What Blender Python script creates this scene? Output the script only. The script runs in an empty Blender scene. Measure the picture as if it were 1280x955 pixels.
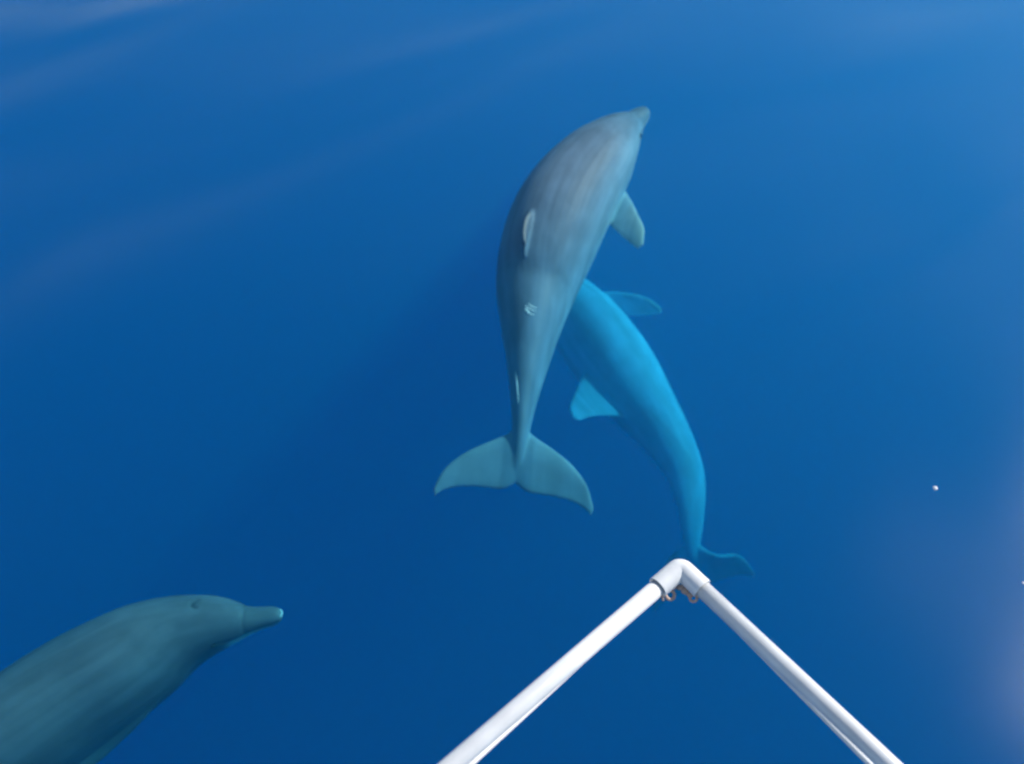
import bpy, bmesh, math, random
import numpy as np
from mathutils import Vector
from mathutils.bvhtree import BVHTree

random.seed(7)
R = math.radians
scene = bpy.context.scene
col = scene.collection

# ------------------------------------------------------------------ camera
W, H = 1280.0, 955.0
CAM = Vector((0.0, 0.0, 2.95))
PITCH = 50.0                       # degrees below the horizontal
FPX = 1108.0                       # focal length in photograph pixels
cam_d = bpy.data.cameras.new('camera')
cam_d.sensor_fit = 'HORIZONTAL'
cam_d.sensor_width = 36.0
cam_d.lens = 36.0 * FPX / W
cam_d.clip_start = 0.05
cam_d.clip_end = 20000.0
cam_d.dof.use_dof = True
cam_d.dof.focus_distance = 1.9
cam_d.dof.aperture_fstop = 2.7
cam = bpy.data.objects.new('camera', cam_d)
cam.location = CAM
cam.rotation_euler = (R(90.0 - PITCH), 0.0, 0.0)
col.objects.link(cam)
scene.camera = cam

# ------------------------------------------------------------------ light
SUN_DIR = Vector((0.84, 0.49, 0.69)).normalized()      # towards the sun: ahead, to the right
sun_elev = math.asin(SUN_DIR.z)
world = bpy.data.worlds.new('World')
scene.world = world
world.use_nodes = True
wn = world.node_tree.nodes
sky = wn.new('ShaderNodeTexSky')
sky.sky_type = 'NISHITA'
sky.sun_disc = False
sky.sun_elevation = sun_elev
sky.sun_rotation = math.atan2(SUN_DIR.x, SUN_DIR.y)
sky.air_density = 1.0
sky.dust_density = 0.2
sky.ozone_density = 1.0
world.node_tree.links.new(sky.outputs[0], wn['Background'].inputs[0])
wn['Background'].inputs[1].default_value = 0.12

sun_d = bpy.data.lights.new('sun', 'SUN')
sun_d.energy = 4.5
sun_d.angle = R(0.5)
sun_d.color = (1.0, 0.97, 0.92)
sun = bpy.data.objects.new('sun', sun_d)
sun.rotation_euler = SUN_DIR.to_track_quat('Z', 'Y').to_euler()
sun.location = (4, 4, 8)
col.objects.link(sun)

vs = scene.view_settings
vs.view_transform = 'Standard'
vs.look = 'None'
vs.gamma = 1.0
vs.exposure = 0.12
vs.use_curve_mapping = False
scene.render.engine = 'CYCLES'
cy = scene.cycles
cy.use_denoising = True
cy.use_adaptive_sampling = True
cy.adaptive_threshold = 0.03
cy.adaptive_min_samples = 24
cy.denoiser = 'OPENIMAGEDENOISE'
cy.max_bounces = 8
cy.diffuse_bounces = 3
cy.glossy_bounces = 3
cy.transmission_bounces = 6
cy.volume_bounces = 4
cy.transparent_max_bounces = 12
cy.sample_clamp_indirect = 4.0
scene.render.filter_size = 1.8

# ------------------------------------------------------------------ helpers
_p = R(PITCH)
FWD = Vector((0, math.cos(_p), -math.sin(_p)))
UP = Vector((0, math.sin(_p), math.cos(_p)))

def ray(px, py):
    return (FWD + Vector((1, 0, 0)) * ((px - W / 2) / FPX) + UP * ((H / 2 - py) / FPX)).normalized()

def on_plane(px, py, z):
    d = ray(px, py)
    return CAM + d * ((z - CAM.z) / d.z)

def mesh_obj(name, verts, faces, mat, parent=None, smooth=True, loc=None):
    me = bpy.data.meshes.new(name)
    if loc is not None:
        verts = [Vector(v) - Vector(loc) for v in verts]
    me.from_pydata([tuple(v) for v in verts], [], faces)
    me.update()
    if smooth:
        me.polygons.foreach_set('use_smooth', [True] * len(me.polygons))
    me.materials.append(mat)
    o = bpy.data.objects.new(name, me)
    col.objects.link(o)
    if loc is not None:
        o.location = loc
    if parent is not None:
        o.parent = parent
        o.matrix_parent_inverse = parent_inv(parent)
    return o

def parent_inv(p):
    from mathutils import Matrix
    return Matrix.Translation(-p.location)

def tag(o, label=None, cat=None, group=None, kind=None):
    if label: o['label'] = label
    if cat: o['category'] = cat
    if group: o['group'] = group
    if kind: o['kind'] = kind
    return o

def empty(name, loc):
    o = bpy.data.objects.new(name, None)
    o.location = loc
    o.empty_display_size = 0.05
    col.objects.link(o)
    return o

def sweep(path, radii, n=20, caps=True, closed=False, up=Vector((0, 0, 1))):
    """tube round a polyline, mitred at the bends"""
    path = [Vector(p) for p in path]
    m = len(path)
    if not hasattr(radii, '__len__'):
        radii = [radii] * m
    verts, faces = [], []
    for i, p in enumerate(path):
        if closed:
            t0 = (p - path[i - 1]).normalized(); t1 = (path[(i + 1) % m] - p).normalized()
        else:
            t0 = (p - path[i - 1]).normalized() if i else (path[1] - p).normalized()
            t1 = (path[i + 1] - p).normalized() if i < m - 1 else t0
        t = (t0 + t1).normalized()
        a = up.cross(t)
        if a.length < 1e-4:
            a = Vector((1, 0, 0)).cross(t)
        a.normalize(); b = t.cross(a)
        k = 1.0 / max(0.55, t.dot(t1))
        for j in range(n):
            an = 2 * math.pi * j / n
            verts.append(p + (a * math.cos(an) * k + b * math.sin(an)) * radii[i])
    L = m if closed else m - 1
    for i in range(L):
        for j in range(n):
            q = (i + 1) % m
            faces.append((i * n + j, i * n + (j + 1) % n, q * n + (j + 1) % n, q * n + j))
    if caps and not closed:
        faces.append(tuple(range(n))[::-1])
        faces.append(tuple((m - 1) * n + j for j in range(n)))
    return verts, faces

# ------------------------------------------------------------------ materials
def new_mat(name):
    m = bpy.data.materials.new(name)
    m.use_nodes = True
    nt = m.node_tree
    return m, nt.nodes, nt.links, nt.nodes['Principled BSDF']

def water_material():
    m = bpy.data.materials.new('sea_water')
    m.use_nodes = True
    nt = m.node_tree; N = nt.nodes; Lk = nt.links
    N.clear()
    out = N.new('ShaderNodeOutputMaterial')
    geo = N.new('ShaderNodeNewGeometry')
    # slow swell and fine ripples as relief of the surface
    mp = N.new('ShaderNodeMapping'); mp.vector_type = 'TEXTURE'
    mp.inputs['Rotation'].default_value = (0, 0, R(36)); mp.inputs['Location'].default_value = (0.7, 1.1, 0)
    mp.inputs['Scale'].default_value = (2.0, 1.1, 1.0)
    Lk.new(geo.outputs['Position'], mp.inputs['Vector'])
    n1 = N.new('ShaderNodeTexNoise'); n1.inputs['Scale'].default_value = 0.75
    n1.inputs['Detail'].default_value = 0.6; n1.inputs['Roughness'].default_value = 0.4
    n1.inputs['Distortion'].default_value = 0.7
    Lk.new(mp.outputs[0], n1.inputs['Vector'])
    b1 = N.new('ShaderNodeBump'); b1.inputs['Strength'].default_value = 1.0
    b1.inputs['Distance'].default_value = 0.115
    Lk.new(n1.outputs[0], b1.inputs['Height'])
    # Schlick reflectance, the same from above and from below
    lw = N.new('ShaderNodeLayerWeight'); lw.inputs['Blend'].default_value = 0.5
    Lk.new(b1.outputs[0], lw.inputs['Normal'])
    pw = N.new('ShaderNodeMath'); pw.operation = 'POWER'; pw.inputs[1].default_value = 4.0
    Lk.new(lw.outputs['Facing'], pw.inputs[0])
    ma = N.new('ShaderNodeMath'); ma.operation = 'MULTIPLY_ADD'
    ma.inputs[1].default_value = 0.98; ma.inputs[2].default_value = 0.02
    Lk.new(pw.outputs[0], ma.inputs[0])
    tr = N.new('ShaderNodeBsdfTransparent')
    gl = N.new('ShaderNodeBsdfGlossy'); gl.distribution = 'BECKMANN'; gl.inputs['Roughness'].default_value = 0.32
    Lk.new(b1.outputs[0], gl.inputs['Normal'])
    mix = N.new('ShaderNodeMixShader')
    Lk.new(ma.outputs[0], mix.inputs[0]); Lk.new(tr.outputs[0], mix.inputs[1]); Lk.new(gl.outputs[0], mix.inputs[2])
    Lk.new(mix.outputs[0], out.inputs['Surface'])
    # the body of water: red swallowed first, blue scattered back
    ABS = (1.00, 0.136, 0.031)
    SCA = (0.002, 0.117, 0.176)
    va = N.new('ShaderNodeVolumeAbsorption'); va.inputs['Density'].default_value = 2.0
    va.inputs['Color'].default_value = tuple(1 - a / 2.0 for a in ABS) + (1,)
    vsn = N.new('ShaderNodeVolumeScatter'); vsn.inputs['Density'].default_value = 1.0
    vsn.inputs['Color'].default_value = SCA + (1,)
    vsn.inputs['Anisotropy'].default_value = 0.38
    ad = N.new('ShaderNodeAddShader')
    Lk.new(va.outputs[0], ad.inputs[0]); Lk.new(vsn.outputs[0], ad.inputs[1])
    Lk.new(ad.outputs[0], out.inputs['Volume'])
    m.cycles.homogeneous_volume = True
    return m

def skin_material(name, seed, back, flank, belly):
    m, N, Lk, P = new_mat(name)
    at = N.new('ShaderNodeAttribute'); at.attribute_name = 'rest'
    sep = N.new('ShaderNodeSeparateXYZ'); Lk.new(at.outputs['Vector'], sep.inputs[0])
    lv = N.new('ShaderNodeAttribute'); lv.attribute_name = 'level'     # -1 belly .. +1 back
    # brush strokes along the body
    mp = N.new('ShaderNodeMapping'); mp.inputs['Scale'].default_value = (4.5, 11, 11)
    mp.inputs['Location'].default_value = (seed, seed * 2.1, 0)
    Lk.new(at.outputs['Vector'], mp.inputs['Vector'])
    ns = N.new('ShaderNodeTexNoise'); ns.inputs['Scale'].default_value = 1.0
    ns.inputs['Detail'].default_value = 2.5; ns.inputs['Distortion'].default_value = 0.35
    Lk.new(mp.outputs[0], ns.inputs['Vector'])
    add = N.new('ShaderNodeMath'); add.operation = 'MULTIPLY_ADD'; add.inputs[1].default_value = 1.3
    Lk.new(ns.outputs[0], add.inputs[0]); Lk.new(lv.outputs['Fac'], add.inputs[2])
    ramp = N.new('ShaderNodeValToRGB')
    Lk.new(add.outputs[0], ramp.inputs[0])
    mr = N.new('ShaderNodeMapRange')
    mr.inputs['From Min'].default_value = -0.85; mr.inputs['From Max'].default_value = 2.1
    Lk.new(add.outputs[0], mr.inputs[0]); Lk.new(mr.outputs[0], ramp.inputs[0])
    e = ramp.color_ramp.elements
    e[0].position = 0.12; e[0].color = belly + (1,)
    e[1].position = 0.74; e[1].color = back + (1,)
    x = e.new(0.40); x.color = flank + (1,)
    x = e.new(0.58); x.color = tuple(0.45 * f + 0.55 * b for f, b in zip(flank, back)) + (1,)
    # fine lengthwise streaks
    mp3 = N.new('ShaderNodeMapping'); mp3.inputs['Scale'].default_value = (2.2, 34, 34)
    mp3.inputs['Location'].default_value = (seed * 3, seed, seed)
    Lk.new(at.outputs['Vector'], mp3.inputs['Vector'])
    n3 = N.new('ShaderNodeTexNoise'); n3.inputs['Scale'].default_value = 1.0
    n3.inputs['Detail'].default_value = 3.0; n3.inputs['Distortion'].default_value = 0.6
    Lk.new(mp3.outputs[0], n3.inputs['Vector'])
    m3 = N.new('ShaderNodeMapRange'); m3.inputs['To Min'].default_value = 0.80; m3.inputs['To Max'].default_value = 1.20
    m3.inputs['From Min'].default_value = 0.32; m3.inputs['From Max'].default_value = 0.68
    Lk.new(n3.outputs[0], m3.inputs[0])
    # mottling
    n2 = N.new('ShaderNodeTexNoise'); n2.inputs['Scale'].default_value = 26.0
    n2.inputs['Detail'].default_value = 4.0
    Lk.new(at.outputs['Vector'], n2.inputs['Vector'])
    m2 = N.new('ShaderNodeMapRange'); m2.inputs['To Min'].default_value = 0.90; m2.inputs['To Max'].default_value = 1.10
    m2.inputs['From Min'].default_value = 0.3; m2.inputs['From Max'].default_value = 0.7
    Lk.new(n2.outputs[0], m2.inputs[0])
    m23 = N.new('ShaderNodeMath'); m23.operation = 'MULTIPLY'
    Lk.new(m2.outputs[0], m23.inputs[0]); Lk.new(m3.outputs[0], m23.inputs[1])
    mul = N.new('ShaderNodeVectorMath'); mul.operation = 'SCALE'
    Lk.new(ramp.outputs[0], mul.inputs[0]); Lk.new(m23.outputs[0], mul.inputs['Scale'])
    # painted attributes: pale fins, white beak tip, dark mouth line and blowhole
    pa = N.new('ShaderNodeAttribute'); pa.attribute_name = 'pale'
    mxp = N.new('ShaderNodeMix'); mxp.data_type = 'RGBA'
    Lk.new(pa.outputs['Fac'], mxp.inputs[0]); Lk.new(mul.outputs[0], mxp.inputs[6])
    mxp.inputs[7].default_value = (0.52, 0.54, 0.50, 1)
    dk = N.new('ShaderNodeAttribute'); dk.attribute_name = 'dark'
    mxd = N.new('ShaderNodeMix'); mxd.data_type = 'RGBA'
    Lk.new(dk.outputs['Fac'], mxd.inputs[0]); Lk.new(mxp.outputs[2], mxd.inputs[6])
    mxd.inputs[7].default_value = (0.05, 0.055, 0.06, 1)
    Lk.new(mxd.outputs[2], P.inputs['Base Color'])
    P.inputs['Roughness'].default_value = 0.5
    P.inputs['Specular IOR Level'].default_value = 0.12      # wet skin under water hardly shines
    bp = N.new('ShaderNodeBump'); bp.inputs['Strength'].default_value = 0.25; bp.inputs['Distance'].default_value = 0.01
    Lk.new(n2.outputs[0], bp.inputs['Height']); Lk.new(bp.outputs[0], P.inputs['Normal'])
    return m

def simple_mat(name, colr, rough=0.4, metal=0.0, noise=0.06, scale=40.0, coat=0.0):
    m, N, Lk, P = new_mat(name)
    tc = N.new('ShaderNodeTexCoord')
    n = N.new('ShaderNodeTexNoise'); n.inputs['Scale'].default_value = scale; n.inputs['Detail'].default_value = 4
    Lk.new(tc.outputs['Object'], n.inputs['Vector'])
    mr = N.new('ShaderNodeMapRange'); mr.inputs['From Min'].default_value = 0.3; mr.inputs['From Max'].default_value = 0.7
    mr.inputs['To Min'].default_value = 1 - noise; mr.inputs['To Max'].default_value = 1 + noise
    Lk.new(n.outputs[0], mr.inputs[0])
    sc = N.new('ShaderNodeVectorMath'); sc.operation = 'SCALE'; sc.inputs[0].default_value = colr
    Lk.new(mr.outputs[0], sc.inputs['Scale'])
    Lk.new(sc.outputs[0], P.inputs['Base Color'])
    P.inputs['Roughness'].default_value = rough
    P.inputs['Metallic'].default_value = metal
    P.inputs['Coat Weight'].default_value = coat
    return m

MAT_WATER = water_material()
MAT_WHITE = simple_mat('white_pipe', (0.76, 0.76, 0.755), 0.3, noise=0.10, scale=18, coat=0.3)
MAT_FITTING = simple_mat('white_fitting', (0.78, 0.78, 0.77), 0.34, noise=0.08, scale=30, coat=0.2)
MAT_CORD = simple_mat('pale_cord', (0.60, 0.42, 0.33), 0.7, noise=0.15, scale=160)
MAT_ROD = simple_mat('white_rod', (0.82, 0.81, 0.79), 0.4, noise=0.04, scale=60)
MAT_PALE_MARK = simple_mat('pale_skin_mark', (0.80, 0.82, 0.80), 0.5, noise=0.1, scale=90)
MAT_EYE = simple_mat('dark_eye', (0.015, 0.012, 0.01), 0.15, noise=0.02)
MAT_FOAM = simple_mat('foam', (0.88, 0.9, 0.9), 0.5, noise=0.04)
MAT_BED = simple_mat('deep_sea_floor', (0.05, 0.055, 0.05), 0.9, noise=0.3, scale=0.05)

# ------------------------------------------------------------------ sea
def wave(x, y):
    f = math.exp(-(max(0.0, abs(x) - 9) ** 2 + max(0.0, abs(y - 6) - 10) ** 2) / 60.0)
    a = 0.014 * math.sin(-1.2 * x + 2.0 * y + 0.6) + 0.010 * math.sin(-2.2 * x + 2.5 * y + 1.9)
    a += 0.005 * math.sin(-0.7 * x + 4.3 * y + 0.3 + 0.7 * math.sin(0.9 * x)) + 0.003 * math.sin(-4.6 * x + 4.6 * y + 4.0)
    return 0.5 * a * f

def build_sea():
    def axis(lo, hi, st):
        a = list(np.arange(lo, hi + 1e-6, st))
        ext = [1, 2, 4, 8, 16, 40, 100, 300, 1000, 3000, 8000]
        return [lo - e for e in ext[::-1]] + a + [hi + e for e in ext]
    xs, ys = axis(-7, 7, 0.1), axis(-2, 14, 0.1)
    nx, ny = len(xs), len(ys)
    verts = [(x, y, wave(x, y)) for y in ys for x in xs]
    faces = [(j * nx + i, j * nx + i + 1, (j + 1) * nx + i + 1, (j + 1) * nx + i) for j in range(ny - 1) for i in range(nx - 1)]
    loop = [i for i in range(nx)] + [j * nx + nx - 1 for j in range(1, ny)] + \
           [(ny - 1) * nx + i for i in range(nx - 2, -1, -1)] + [j * nx for j in range(ny - 2, 0, -1)]
    base = len(verts)
    for k in loop:
        verts.append((verts[k][0], verts[k][1], -62.0))
    m = len(loop)
    for k in range(m):
        q = (k + 1) % m
        faces.append((loop[q], loop[k], base + k, base + q))
    faces.append(tuple(base + k for k in range(m))[::-1])
    o = mesh_obj('sea', verts, faces, MAT_WATER)
    tag(o, 'calm clear deep blue sea water', 'water', kind='structure')
    bv = [(-8000, -8000, -61.5), (8000, -8000, -61.5), (8000, 8000, -61.5), (-8000, 8000, -61.5)]
    b = mesh_obj('sea_floor', bv, [(0, 1, 2, 3)], MAT_BED, smooth=False)
    tag(b, 'dark sea floor far below the water', 'sea floor', kind='structure')
build_sea()

# ------------------------------------------------------------------ dolphins
# canonical body, one unit long: x from the beak tip (0) to the fluke notch (1), y to its right, z to its back
PROFILE = np.array([
    # x      top     bottom   half width
    [0.000, -0.019, -0.027, 0.0060],
    [0.004, -0.013, -0.033, 0.0115],
    [0.014, -0.009, -0.038, 0.0160],
    [0.032, -0.006, -0.042, 0.0190],
    [0.050, -0.001, -0.046, 0.0230],
    [0.060,  0.006, -0.050, 0.0275],
    [0.074,  0.017, -0.055, 0.0345],
    [0.092,  0.029, -0.060, 0.0430],
    [0.120,  0.043, -0.067, 0.0540],
    [0.160,  0.057, -0.076, 0.0660],
    [0.210,  0.072, -0.087, 0.0780],
    [0.270,  0.081, -0.094, 0.0855],
    [0.340,  0.087, -0.098, 0.0900],
    [0.420,  0.090, -0.097, 0.0890],
    [0.500,  0.087, -0.090, 0.0830],
    [0.580,  0.080, -0.077, 0.0720],
    [0.660,  0.069, -0.061, 0.0570],
    [0.740,  0.056, -0.046, 0.0410],
    [0.810,  0.044, -0.034, 0.0275],
    [0.870,  0.034, -0.025, 0.0185],
    [0.920,  0.024, -0.017, 0.0135],
    [0.960,  0.014, -0.011, 0.0120],
    [0.985,  0.007, -0.006, 0.0110]])

def interp_profile(x):
    # smooth (Catmull-Rom) interpolation of the profile
    i = int(np.clip(np.searchsorted(PROFILE[:, 0], x) - 1, 0, len(PROFILE) - 2))
    x0, x1 = PROFILE[i, 0], PROFILE[i + 1, 0]
    t = (x - x0) / (x1 - x0)
    def tan(k):
        a, b = max(k - 1, 0), min(k + 1, len(PROFILE) - 1)
        return (PROFILE[b, 1:] - PROFILE[a, 1:]) / (PROFILE[b, 0] - PROFILE[a, 0])
    h = x1 - x0
    p0, p1, m0, m1 = PROFILE[i, 1:], PROFILE[i + 1, 1:], tan(i) * h, tan(i + 1) * h
    return (2*t**3-3*t**2+1)*p0 + (t**3-2*t**2+t)*m0 + (-2*t**3+3*t**2)*p1 + (t**3-t**2)*m1

def body_loft(girth):
    xs = np.concatenate([np.linspace(0, 0.014, 5), np.linspace(0.02, 0.13, 24), np.linspace(0.14, 0.985, 80)])
    n = 40
    V, F = [], []
    for x in xs:
        t, b, w = interp_profile(x)
        g = girth(x)
        c = 0.5 * (t + b); t = c + (t - c) * g; b = c + (b - c) * g; w *= g
        zc = c + 0.0
        for j in range(n):
            a = 2 * math.pi * j / n
            V.append((x, w * math.cos(a), zc + (t - zc) * math.sin(a) if math.sin(a) > 0 else zc - (zc - b) * abs(math.sin(a))))
    for i in range(len(xs) - 1):
        for j in range(n):
            F.append((i*n+j, (i+1)*n+j, (i+1)*n+(j+1) % n, i*n+(j+1) % n))
    F.append(tuple(range(n)))
    F.append(tuple((len(xs)-1)*n+j for j in range(n))[::-1])
    return V, F

def fin_loft(stations, n=18):
    """stations: (leading point, trailing point, thickness direction, half thickness)"""
    V, F = [], []
    for le, te, nd, th in stations:
        le, te, nd = Vector(le), Vector(te), Vector(nd).normalized()
        for j in range(n):
            a = 2 * math.pi * j / n
            u = 0.5 - 0.5 * math.cos(a)
            s = math.copysign(abs(math.sin(a)) ** 0.7, math.sin(a)) * (1.0 - 0.55 * u)
            V.append(tuple(le.lerp(te, u) + nd * (s * th)))
    m = len(stations)
    for i in range(m - 1):
        for j in range(n):
            F.append((i*n+j, i*n+(j+1) % n, (i+1)*n+(j+1) % n, (i+1)*n+j))
    F.append(tuple(range(n))[::-1])
    F.append(tuple((m-1)*n+j for j in range(n)))
    return V, F

def curve_pts(pts, k):
    """k samples of a Catmull-Rom spline through pts"""
    pts = [np.array(p, float) for p in pts]
    P = [2*pts[0]-pts[1]] + pts + [2*pts[-1]-pts[-2]]
    out = []
    for u in np.linspace(0, len(pts)-1-1e-9, k):
        i = int(u); t = u - i
        a, b, c, d = P[i:i+4]
        out.append(0.5*((2*b)+(-a+c)*t+(2*a-5*b+4*c-d)*t*t+(-a+3*b-3*c+d)*t**3))
    return out

def flukes(k=1.0):
    parts = []
    le = curve_pts([(0.885, 0.0), (0.906, 0.022), (0.926, 0.052), (0.952, 0.086), (0.986, 0.113), (1.024, 0.126)], 16)
    te = curve_pts([(0.998, 0.0), (1.012, 0.020), (1.013, 0.052), (1.017, 0.086), (1.027, 0.110), (1.040, 0.123)], 16)
    for s in (1, -1):
        st = []
        for i in range(16):
            f = i / 15.0
            th = 0.0105 * (1 - f) ** 0.7 + 0.0034
            st.append(((le[i][0], s*le[i][1]*k, 0.002), (te[i][0], s*te[i][1]*k, 0.002), (0, 0, 1), th))
        parts.append(fin_loft(st))
    return parts

def dorsal(lean=0.0, k=1.0, fwd=0.0):
    le = curve_pts([(0.440, 0.070), (0.480, 0.100), (0.520, 0.135), (0.556, 0.164), (0.592, 0.178)], 16)
    te = curve_pts([(0.590, 0.060), (0.584, 0.092), (0.584, 0.120), (0.592, 0.148), (0.606, 0.172)], 16)
    st = []
    for i in range(16):
        f = i / 15.0
        th = 0.0125 * (1 - f) + 0.0034
        st.append(((le[i][0] - fwd, lean*f*f, 0.07+(le[i][1]-0.07)*k), (te[i][0] - fwd * f, lean*f*f, 0.07+(te[i][1]-0.07)*k), (0, 1, 0), th))
    return fin_loft(st)

def flipper(side, out=0.62, down=0.55, back=0.55, length=0.150):
    d = Vector((back, side * out, -down)).normalized()       # spanwise direction
    root = Vector((0.252, side * 0.062, -0.058))
    chord = Vector((1, 0, 0)) - d * d.x
    chord = (chord - Vector((0, 0, 1)) * 0.10).normalized()
    nd = d.cross(chord)
    st = []
    K = 16
    le = curve_pts([(-0.02, -0.004), (0.03, -0.006), (0.07, -0.002), (0.115, 0.008), (0.150, 0.031)], K)
    te = curve_pts([(-0.02, 0.046), (0.03, 0.053), (0.07, 0.054), (0.115, 0.051), (0.153, 0.046)], K)
    k = length / 0.150
    for i in range(K):
        f = i / (K - 1.0)
        a = root + d * (le[i][0]*k) + chord * (le[i][1]*k)
        b = root + d * (te[i][0]*k) + chord * (te[i][1]*k)
        st.append((a, b, nd, 0.0105 * (1 - f) + 0.0034))
    return fin_loft(st)

def canonical_dolphin(girth, fl_right, fl_left, lean, fin, fluke, fwd):
    parts = [body_loft(girth)] + flukes(fluke) + [dorsal(lean, fin, fwd), flipper(1, **fl_right), flipper(-1, **fl_left)]
    V, F = [], []
    for v, f in parts:
        o = len(V); V += list(v); F += [tuple(i + o for i in q) for q in f]
    me = bpy.data.meshes.new('tmp'); me.from_pydata(V, [], F); me.update()
    bm = bmesh.new(); bm.from_mesh(me)
    # every shell faces outwards before they are fused
    bmesh.ops.recalc_face_normals(bm, faces=bm.faces); bm.to_mesh(me); bm.free()
    ob = bpy.data.objects.new('tmp', me); col.objects.link(ob)
    rm = ob.modifiers.new('r', 'REMESH'); rm.mode = 'VOXEL'; rm.voxel_size = 0.0022; rm.use_smooth_shade = True
    sm = ob.modifiers.new('s', 'SMOOTH'); sm.factor = 0.5; sm.iterations = 7
    dg = bpy.context.evaluated_depsgraph_get()
    ev = bpy.data.meshes.new_from_object(ob.evaluated_get(dg))
    bpy.data.objects.remove(ob); bpy.data.meshes.remove(me)
    return ev

def smoothstep(a, b, x):
    t = np.clip((x - a) / (b - a), 0, 1)
    return t * t * (3 - 2 * t)

def make_dolphin(label, spine_px, roll, mat, girth=lambda x: 1.0, length=None, fl_right={}, fl_left={}, lean=0.0, fin=1.0, fluke=1.0, mouth=0.8, pale_fin=0.85, edge_wear=0.0, fin_fwd=0.0, pale_fluke=0.2, tip=0.95, dark_fluke=0.0, dark_fin=0.0, blow=0.9):
    me = canonical_dolphin(girth, fl_right, fl_left, lean, fin, fluke, fin_fwd)
    n = len(me.vertices)
    co = np.empty(n * 3); me.vertices.foreach_get('co', co); co = co.reshape(-1, 3)
    nor = np.empty(n * 3); me.vertex_normals.foreach_get('vector', nor); nor = nor.reshape(-1, 3)
    x, y, z = co.T
    prof = np.array([interp_profile(t) for t in np.linspace(0, 0.985, 400)])
    xi = np.clip((x / 0.985 * 399), 0, 399).astype(int)
    pt, pb, pw = prof[xi].T
    g = np.array([girth(t) for t in np.linspace(0, 0.985, 400)])[xi]
    pc = 0.5 * (pt + pb)
    level = np.clip((z - pc) / (0.5 * (pt - pb) * g), -1.0, 1.0)
    # how far outside the body loft: fins
    off = np.maximum(np.abs(y) / (pw * g), np.abs(z - pc) / (0.5 * (pt - pb) * g))
    pale = np.zeros(n); dark = np.zeros(n)
    # white tip of the lower jaw and pale lips
    pale = np.maximum(pale, tip * (1 - smoothstep(0.002, 0.007, x)))
    pale = np.maximum(pale, 0.7 * (1 - smoothstep(0.075, 0.095, x)) * (1 - smoothstep(-0.034, -0.028, z)))
    # flippers and flukes, greyer than the back
    fl = smoothstep(1.15, 1.5, off) * (x < 0.46) * (z < -0.03)
    pale = np.maximum(pale, pale_fin * fl)
    fk = smoothstep(1.3, 3.0, np.abs(y) / pw) * (x > 0.90)
    pale = np.maximum(pale, pale_fluke * fk)
    level = np.where(fl > 0.4, 0.1, level)
    dark = np.maximum(dark, dark_fluke * fk)
    dark = np.maximum(dark, dark_fin * smoothstep(0.092, 0.104, z) * (x > 0.38) * (x < 0.63))      # dorsal fin
    # worn white leading edge of the dorsal fin
    fe = np.array(curve_pts([(0.440, 0.070), (0.480, 0.100), (0.520, 0.135), (0.556, 0.164), (0.592, 0.178)], 60))
    fe[:, 0] -= fin_fwd
    fe[:, 1] = 0.07 + (fe[:, 1] - 0.07) * fin
    up_fin = np.where((z > 0.085) & (np.abs(y) < 0.03) & (x > 0.38) & (x < 0.62))[0]
    de = np.sqrt(((co[up_fin][:, None, [0, 2]] - fe[None]) ** 2).sum(2)).min(1)
    pale[up_fin] = np.maximum(pale[up_fin], edge_wear * (1 - smoothstep(0.0008, 0.0030, de)) * smoothstep(0.098, 0.108, z[up_fin]))
    # gape: groove from the tip to the corner of the mouth
    mz = -0.026 - 0.006 * smoothstep(0.0, 0.05, x) + 0.012 * smoothstep(0.06, 0.105, x)
    gm = np.exp(-((z - mz) / 0.0022) ** 2) * (1 - smoothstep(0.098, 0.106, x)) * smoothstep(0.004, 0.012, x)
    dark = np.maximum(dark, mouth * gm)
    # crease between beak and forehead
    cz = np.exp(-((x - 0.055 - 0.10 * np.abs(y)) / 0.003) ** 2) * (z > mz)
    dark = np.maximum(dark, 0.25 * cz)
    # blowhole, a crescent on top of the head
    r = np.hypot((x - 0.118) / 1.0, y - 0.002)
    bh = np.exp(-((r - 0.0085) / 0.0030) ** 2) * (z > 0.02) * smoothstep(-0.003, 0.004, x - 0.118)
    dark = np.maximum(dark, blow * bh)
    # dark eye patch
    ex, ez = 0.103, -0.022
    ep = np.exp(-(((x - ex) / 0.010) ** 2 + ((z - ez) / 0.006) ** 2)) * (np.abs(y) > 0.02)
    dark = np.maximum(dark, 0.55 * ep)
    disp = -(0.0016 * gm + 0.0012 * cz + 0.0030 * bh)
    co = co + nor * disp[:, None]
    # bend along the spine
    cps = [np.array(on_plane(px, py, zz)) for px, py, zz in spine_px]
    C = np.array(curve_pts(cps, 400))
    seg = np.linalg.norm(np.diff(C, axis=0), axis=1)
    s = np.concatenate([[0], np.cumsum(seg)])
    L = length or s[-1]
    print('DOLPHIN', label[:30], 'spine', round(s[-1], 3), 'length used', round(L, 3))
    def at(u):
        d = u * L
        base = np.stack([np.interp(d, s, C[:, k]) for k in range(3)], 1)
        t0 = (C[3] - C[0]) / np.linalg.norm(C[3] - C[0]); t1 = (C[-1] - C[-4]) / np.linalg.norm(C[-1] - C[-4])
        return base + np.minimum(d, 0)[:, None] * t0 + np.maximum(d - s[-1], 0)[:, None] * t1
    xs = np.linspace(-0.02, 1.06, 300)
    P = at(xs)
    ker = np.ones(9) / 9.0
    T = np.gradient(P, axis=0)
    for k in range(3):
        T[:, k] = np.convolve(np.pad(T[:, k], 4, mode='edge'), ker, 'valid')
    Fw = -T / np.linalg.norm(T, axis=1)[:, None]
    Rt = np.cross(Fw, np.array([0, 0, 1.0])); Rt /= np.linalg.norm(Rt, axis=1)[:, None]
    Up = np.cross(Rt, Fw)
    ph = np.radians(np.interp(xs, [a for a, _ in roll], [b for _, b in roll]))[:, None]
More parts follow.
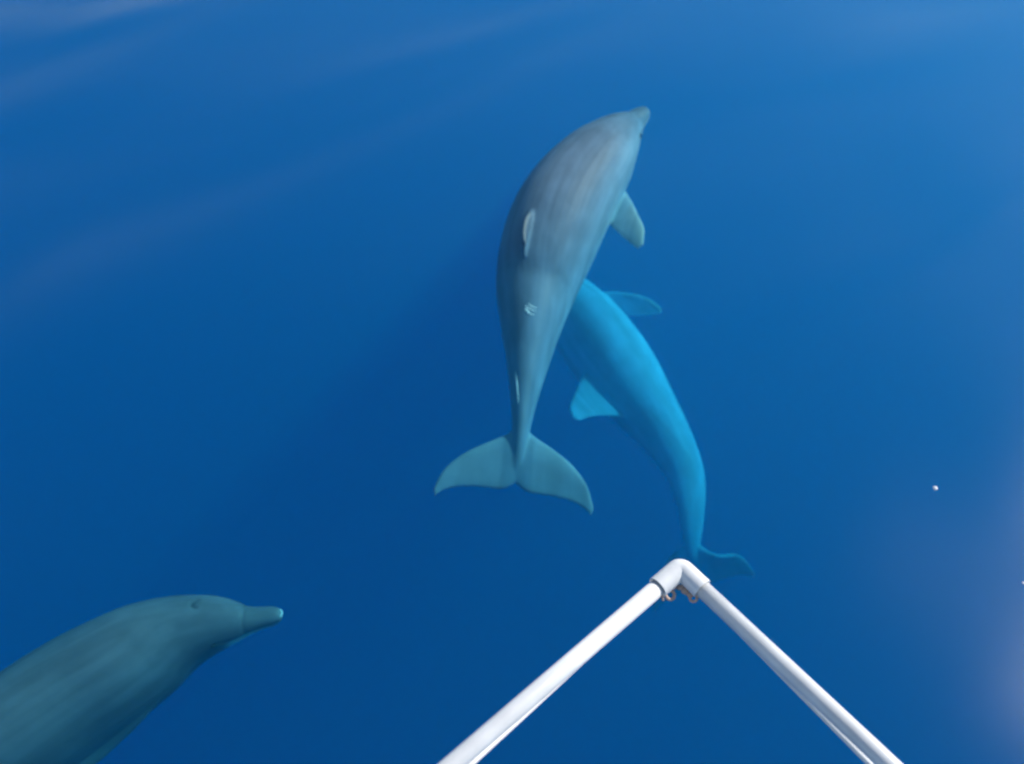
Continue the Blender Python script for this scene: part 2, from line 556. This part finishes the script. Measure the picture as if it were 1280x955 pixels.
    D = Up * np.cos(ph) - Rt * np.sin(ph)
    Rr = Rt * np.cos(ph) + Up * np.sin(ph)
    def samp(A, u):
        return np.stack([np.interp(u, xs, A[:, k]) for k in range(3)], 1)
    pm_x = np.linspace(0, 0.985, 400); pm = 0.5 * (prof[:, 0] + prof[:, 1])
    pm = np.convolve(np.pad(pm, 6, mode='edge'), np.ones(13) / 13.0, 'valid')
    def bend(q):
        u = q[:, 0]; q = q.copy(); q[:, 2] -= np.interp(u, pm_x, pm)
        # the head and body centre line sits on the spine
        return samp(P, u) + L * (q[:, 1:2] * samp(Rr, u) + q[:, 2:3] * samp(D, u))
    new = bend(co)
    org = bend(np.array([[0.45, 0, 0]]))[0]
    me.vertices.foreach_set('co', (new - org).ravel())
    a = me.attributes.new('rest', 'FLOAT_VECTOR', 'POINT'); a.data.foreach_set('vector', co.ravel())
    for nm, arr in (('level', level), ('pale', pale), ('dark', dark)):
        a = me.attributes.new(nm, 'FLOAT', 'POINT'); a.data.foreach_set('value', arr.astype(np.float32))
    me.polygons.foreach_set('use_smooth', [True] * len(me.polygons))
    me.materials.clear(); me.materials.append(mat)
    me.update()
    me.name = 'dolphin'
    o = bpy.data.objects.new('dolphin', me); col.objects.link(o); o.location = org
    tag(o, label, 'dolphin', 'dolphins swimming ahead of the bow')
    # eyes, half sunk in the skin
    for sd in (1, -1):
        w = interp_profile(ex)[2] * girth(ex)
        cz0 = 0.5 * (interp_profile(ex)[0] + interp_profile(ex)[1])
        yy = w * math.sqrt(max(0.05, 1 - ((ez - cz0) / (0.5 * (interp_profile(ex)[0] - interp_profile(ex)[1]))) ** 2))
        c = bend(np.array([[ex, sd * (yy - 0.001), ez]]))[0]
        bm = bmesh.new(); bmesh.ops.create_uvsphere(bm, u_segments=14, v_segments=10, radius=0.0042 * L)
        em = bpy.data.meshes.new('eye'); bm.to_mesh(em); bm.free()
        em.polygons.foreach_set('use_smooth', [True] * len(em.polygons)); em.materials.append(MAT_EYE)
        e = bpy.data.objects.new('eye', em); col.objects.link(e)
        e.parent = o; e.location = Vector(c) - Vector(org)
    vv = [tuple(p) for p in new]
    bvh = BVHTree.FromPolygons(vv, [tuple(p.vertices) for p in me.polygons])
    return o, bvh

def skin_strokes(name, dolphin, bvh, strokes, mat):
    """thin raised pale strokes that follow the skin; each stroke is (pixel points, width in metres)"""
    V, F = [], []
    for pts, w in strokes:
        sm = curve_pts(pts, 14)
        hits = []
        for px, py in sm:
            h = bvh.ray_cast(CAM, ray(px, py), 30)
            if h[0] is not None:
                hits.append(h[0] - h[1] * (w * 0.12))
        if len(hits) < 4: continue
        m = len(hits)
        rad = [w * 0.5 * (0.25 + 0.75 * math.sin(math.pi * (0.06 + 0.88 * i / (m - 1)))) for i in range(m)]
        v, f = sweep(hits, rad, n=8)
        o = len(V); V += v; F += [tuple(i + o for i in q) for q in f]
    if V:
        mesh_obj(name, V, F, mat, parent=dolphin, loc=V[0])

SKIN_A = skin_material('grey_dolphin_skin', 1.3, (0.125, 0.185, 0.250), (0.25, 0.34, 0.41), (0.58, 0.60, 0.60))
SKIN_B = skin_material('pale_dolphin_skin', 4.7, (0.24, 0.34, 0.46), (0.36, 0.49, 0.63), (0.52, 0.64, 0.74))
SKIN_C = skin_material('dark_dolphin_skin_painted_shade', 8.2, (0.125, 0.125, 0.145), (0.072, 0.075, 0.088), (0.085, 0.09, 0.10))  # flank and belly darker than the back: shaded side painted into the colour

d1, bvh1 = make_dolphin(
    'grey dolphin just below the surface with full tail flukes spread and a small white scar',
    [(808, 138, -0.30), (788, 156, -0.31), (763, 182, -0.32), (738, 213, -0.33), (714, 246, -0.35), (695, 282, -0.38), (679, 326, -0.43),
     (669, 366, -0.48), (664, 404, -0.49), (660, 447, -0.52), (655, 497, -0.55), (650, 550, -0.58), (644, 606, -0.62)],
    [(0, 26), (0.5, 20), (0.8, 6), (1, -6)], SKIN_A,
    girth=lambda x: 1.0 + 0.08 * math.exp(-((x - 0.5) / 0.22) ** 2) + 0.22 * math.exp(-((x - 0.03) / 0.03) ** 2),
    fl_right=dict(out=0.95, down=0.22, back=0.95, length=0.172), fl_left=dict(out=0.5, down=0.7, back=0.6), fin=0.52, fluke=1.06, edge_wear=0.6, dark_fin=0.3, lean=0.017, fin_fwd=0.035, pale_fluke=0.10)
skin_strokes('white_skin_mark', d1, bvh1, [  # small claw-shaped white strokes raised on the skin
    ([(656, 386), (660, 391), (668, 394)], 0.010), ([(657, 381), (662, 386), (670, 389)], 0.009),
    ([(660, 379), (665, 383), (671, 385)], 0.008), ([(657, 384), (659, 388), (664, 394)], 0.010)], MAT_PALE_MARK)
skin_strokes('tail_scar', d1, bvh1, [
    ([(644, 464), (646, 477), (647, 490), (648, 505)], 0.008)], MAT_PALE_MARK)

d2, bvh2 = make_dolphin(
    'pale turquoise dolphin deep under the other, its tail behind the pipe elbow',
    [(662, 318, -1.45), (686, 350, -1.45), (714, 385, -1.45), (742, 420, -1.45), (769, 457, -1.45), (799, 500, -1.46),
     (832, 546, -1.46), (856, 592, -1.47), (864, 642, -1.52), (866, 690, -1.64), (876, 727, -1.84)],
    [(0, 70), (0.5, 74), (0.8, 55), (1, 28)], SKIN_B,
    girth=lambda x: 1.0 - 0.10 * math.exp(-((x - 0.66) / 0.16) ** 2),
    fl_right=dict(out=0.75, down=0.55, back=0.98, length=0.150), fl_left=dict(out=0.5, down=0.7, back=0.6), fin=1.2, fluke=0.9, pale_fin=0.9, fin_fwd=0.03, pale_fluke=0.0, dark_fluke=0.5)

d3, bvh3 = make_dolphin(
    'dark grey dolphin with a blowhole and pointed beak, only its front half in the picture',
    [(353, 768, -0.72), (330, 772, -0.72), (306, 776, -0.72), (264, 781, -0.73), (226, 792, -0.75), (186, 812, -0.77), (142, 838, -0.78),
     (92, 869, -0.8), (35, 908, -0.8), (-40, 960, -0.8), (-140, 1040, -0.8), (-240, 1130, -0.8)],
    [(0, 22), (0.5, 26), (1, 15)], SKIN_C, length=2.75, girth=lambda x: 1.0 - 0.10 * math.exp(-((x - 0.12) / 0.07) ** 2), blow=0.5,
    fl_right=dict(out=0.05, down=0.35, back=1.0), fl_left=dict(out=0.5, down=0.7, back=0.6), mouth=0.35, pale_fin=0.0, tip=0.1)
skin_strokes('beak_tip', d3, bvh3, [([(349, 761.5), (352, 763.5), (352.5, 767), (350.5, 772)], 0.008)], MAT_PALE_MARK)

# ------------------------------------------------------------------ bow rail
ZR = CAM.z - 1.29
def rp(px, py, dz=0.0):
    return on_plane(px, py, ZR + dz)
corner = rp(850.3, 710.0)
lft = rp(568.5, 953.0); rgt = rp(1108.5, 953.0)
dl = (lft - corner).normalized(); dr = (rgt - corner).normalized()
rail = empty('bow_rail', corner)
tag(rail, 'white pipe bow rail meeting in a pointed elbow above the water', 'railing')
RT = 0.0140
for d in (dl, dr):
    v, f = sweep([corner + d * 0.012, corner + d * 0.4, corner + d * 1.0, corner + d * 2.6], RT, n=40)
    mesh_obj('rail_pipe', v, f, MAT_WHITE, parent=rail, loc=corner + d * 0.012)
# elbow: two sockets joined by a tight rounded bend
RE = 0.0178
half = math.acos(max(-1, min(1, dl.dot(dr)))) / 2
rb = RE * 0.5
tl = rb / math.tan(half)
bis = (dl + dr).normalized()
cen = corner + bis * (rb / math.sin(half))
arc = []
p0, p1 = corner + dl * tl, corner + dr * tl
a0, a1 = p0 - cen, p1 - cen
for i in range(13):
    t = i / 12.0
    om = a0.angle(a1)
    arc.append(cen + (a0 * math.sin((1 - t) * om) + a1 * math.sin(t * om)) / math.sin(om))
path = [corner + dl * 0.0530] + arc + [corner + dr * 0.0480]
v, f = sweep(path, RE, n=48, caps=False)
# turn the socket mouths inwards so the wall of the fitting shows
def mouth(v, f, ring, cpt, axis, n=48):
    inner = []
    for j in range(n):
        p = Vector(v[ring * n + j]) - cpt
        inner.append(cpt + p * ((RT + 0.0008) / RE))
    b = len(v); v += inner
    deep = len(v); v += [p - axis * 0.02 for p in inner]
    for j in range(n):
        k = (j + 1) % n
        f.append((ring*n+j, ring*n+k, b+k, b+j)); f.append((b+j, b+k, deep+k, deep+j))
mouth(v, f, 0, path[0], dl); mouth(v, f, len(path) - 1, path[-1], dr)
elbow = mesh_obj('elbow_fitting', v, f, MAT_FITTING, parent=rail, loc=corner)
bm = bmesh.new(); bm.from_mesh(elbow.data); bmesh.ops.recalc_face_normals(bm, faces=bm.faces); bm.to_mesh(elbow.data); bm.free()
mod = elbow.modifiers.new('edge', 'EDGE_SPLIT'); mod.split_angle = R(40)
# thin rods strung under each pipe
for a, b, dz, rr in (((800, 760), (589.5, 954), -0.008, 0.0045), ((890, 756), (1085.0, 953), -0.10, 0.0045)):
    A, B = rp(*a, dz), rp(*b, dz)
    d = (B - A).normalized()
    v, f = sweep([A, A + d * 0.5, A + d * 2.4], rr, n=16)
    mesh_obj('lower_rod', v, f, MAT_ROD, parent=rail, loc=A)
# small rivet beside the right socket
bm = bmesh.new(); bmesh.ops.create_uvsphere(bm, u_segments=12, v_segments=8, radius=0.0022)
me = bpy.data.meshes.new('rivet'); bm.to_mesh(me); bm.free(); me.materials.append(MAT_ROD)
me.polygons.foreach_set('use_smooth', [True] * len(me.polygons))

# lashing under the elbow: two rings and a twisted cord
def ring(name, cpt, axis, rmaj, rmin, mat):
    a = axis.orthogonal().normalized(); b = axis.cross(a).normalized()
    pts = [cpt + (a * math.cos(t) + b * math.sin(t)) * rmaj for t in np.linspace(0, 2 * math.pi, 29)[:-1]]
    V, F = [], []
    n = 10
    for i, p in enumerate(pts):
        r = (p - cpt).normalized()
        for j in range(n):
            an = 2 * math.pi * j / n
            V.append(p + (r * math.cos(an) + axis * math.sin(an)) * rmin)
    m = len(pts)
    for i in range(m):
        for j in range(n):
            F.append((i*n+j, i*n+(j+1) % n, ((i+1) % m)*n+(j+1) % n, ((i+1) % m)*n+j))
    return mesh_obj(name, V, F, mat, loc=cpt)

r1 = ring('lashing_ring', rp(837.5, 743.5, -0.012), (-ray(837, 743) + Vector((0.5, 0.1, 0.25))).normalized(), 0.0074, 0.0028, MAT_CORD)
tag(r1, 'small pale round ring lashed under the left side of the pipe elbow', 'ring')
r2 = ring('lashing_ring', rp(866.8, 747.0, -0.012), (-ray(867, 747) + Vector((-0.7, 0.0, 0.3))).normalized(), 0.0062, 0.0025, MAT_CORD)
tag(r2, 'small pale narrow ring lashed under the right side of the pipe elbow', 'ring')
tagpts = [(824.5, 738), (827, 744), (829, 751)]
v, f = sweep([rp(a, b, -0.004 - 0.004 * i) for i, (a, b) in enumerate(tagpts)], [0.0030, 0.0028, 0.0020], n=10)
tg = mesh_obj('cord_end', v, f, MAT_CORD, loc=v[0])
tag(tg, 'short loose end of pale cord hanging at the left socket mouth', 'cord')
cord = []
cp = curve_pts([(831, 742), (836, 737.5), (841, 735), (845, 732.5), (849, 734.5), (853, 735.5), (857, 740), (862, 743), (866, 743.5)], 90)
for i, (a, b) in enumerate(cp):
    w = i * 0.75
    cord.append(rp(a, b, -0.012) + Vector((0.0026 * math.cos(w), 0.0012 * math.sin(w * 0.5), 0.0024 * math.sin(w))))
v, f = sweep(cord, [0.0022 + 0.0010 * math.sin(i * 0.33) ** 2 for i in range(len(cord))], n=8)
cd = mesh_obj('cord_lashing', v, f, MAT_CORD, loc=cord[45])
tag(cd, 'pale knotted cord lashing wound under the bend of the pipe elbow', 'cord')

# ------------------------------------------------------------------ flecks of foam on the water
def fleck(px, py, r, label):
    c = on_plane(px, py, 0.0); c.z = wave(c.x, c.y) + r * 0.3
    bm = bmesh.new(); bmesh.ops.create_icosphere(bm, subdivisions=3, radius=r)
    for v in bm.verts:
        k = 1 + 0.25 * math.sin(v.co.x / r * 2.3 + 1) * math.cos(v.co.y / r * 3.1)
        v.co = Vector((v.co.x * k * 1.05, v.co.y * k * 1.25, v.co.z * 0.75))
    me = bpy.data.meshes.new('foam_fleck'); bm.to_mesh(me); bm.free()
    me.polygons.foreach_set('use_smooth', [True] * len(me.polygons)); me.materials.append(MAT_FOAM)
    o = bpy.data.objects.new('foam_fleck', me); col.objects.link(o); o.location = c
    tag(o, label, 'foam', 'foam flecks on the water')
fleck(1168, 612, 0.0085, 'bright white fleck of foam floating alone on open blue water')
fleck(1277, 731, 0.0045, 'tiny faint fleck of foam floating in the pale glare')
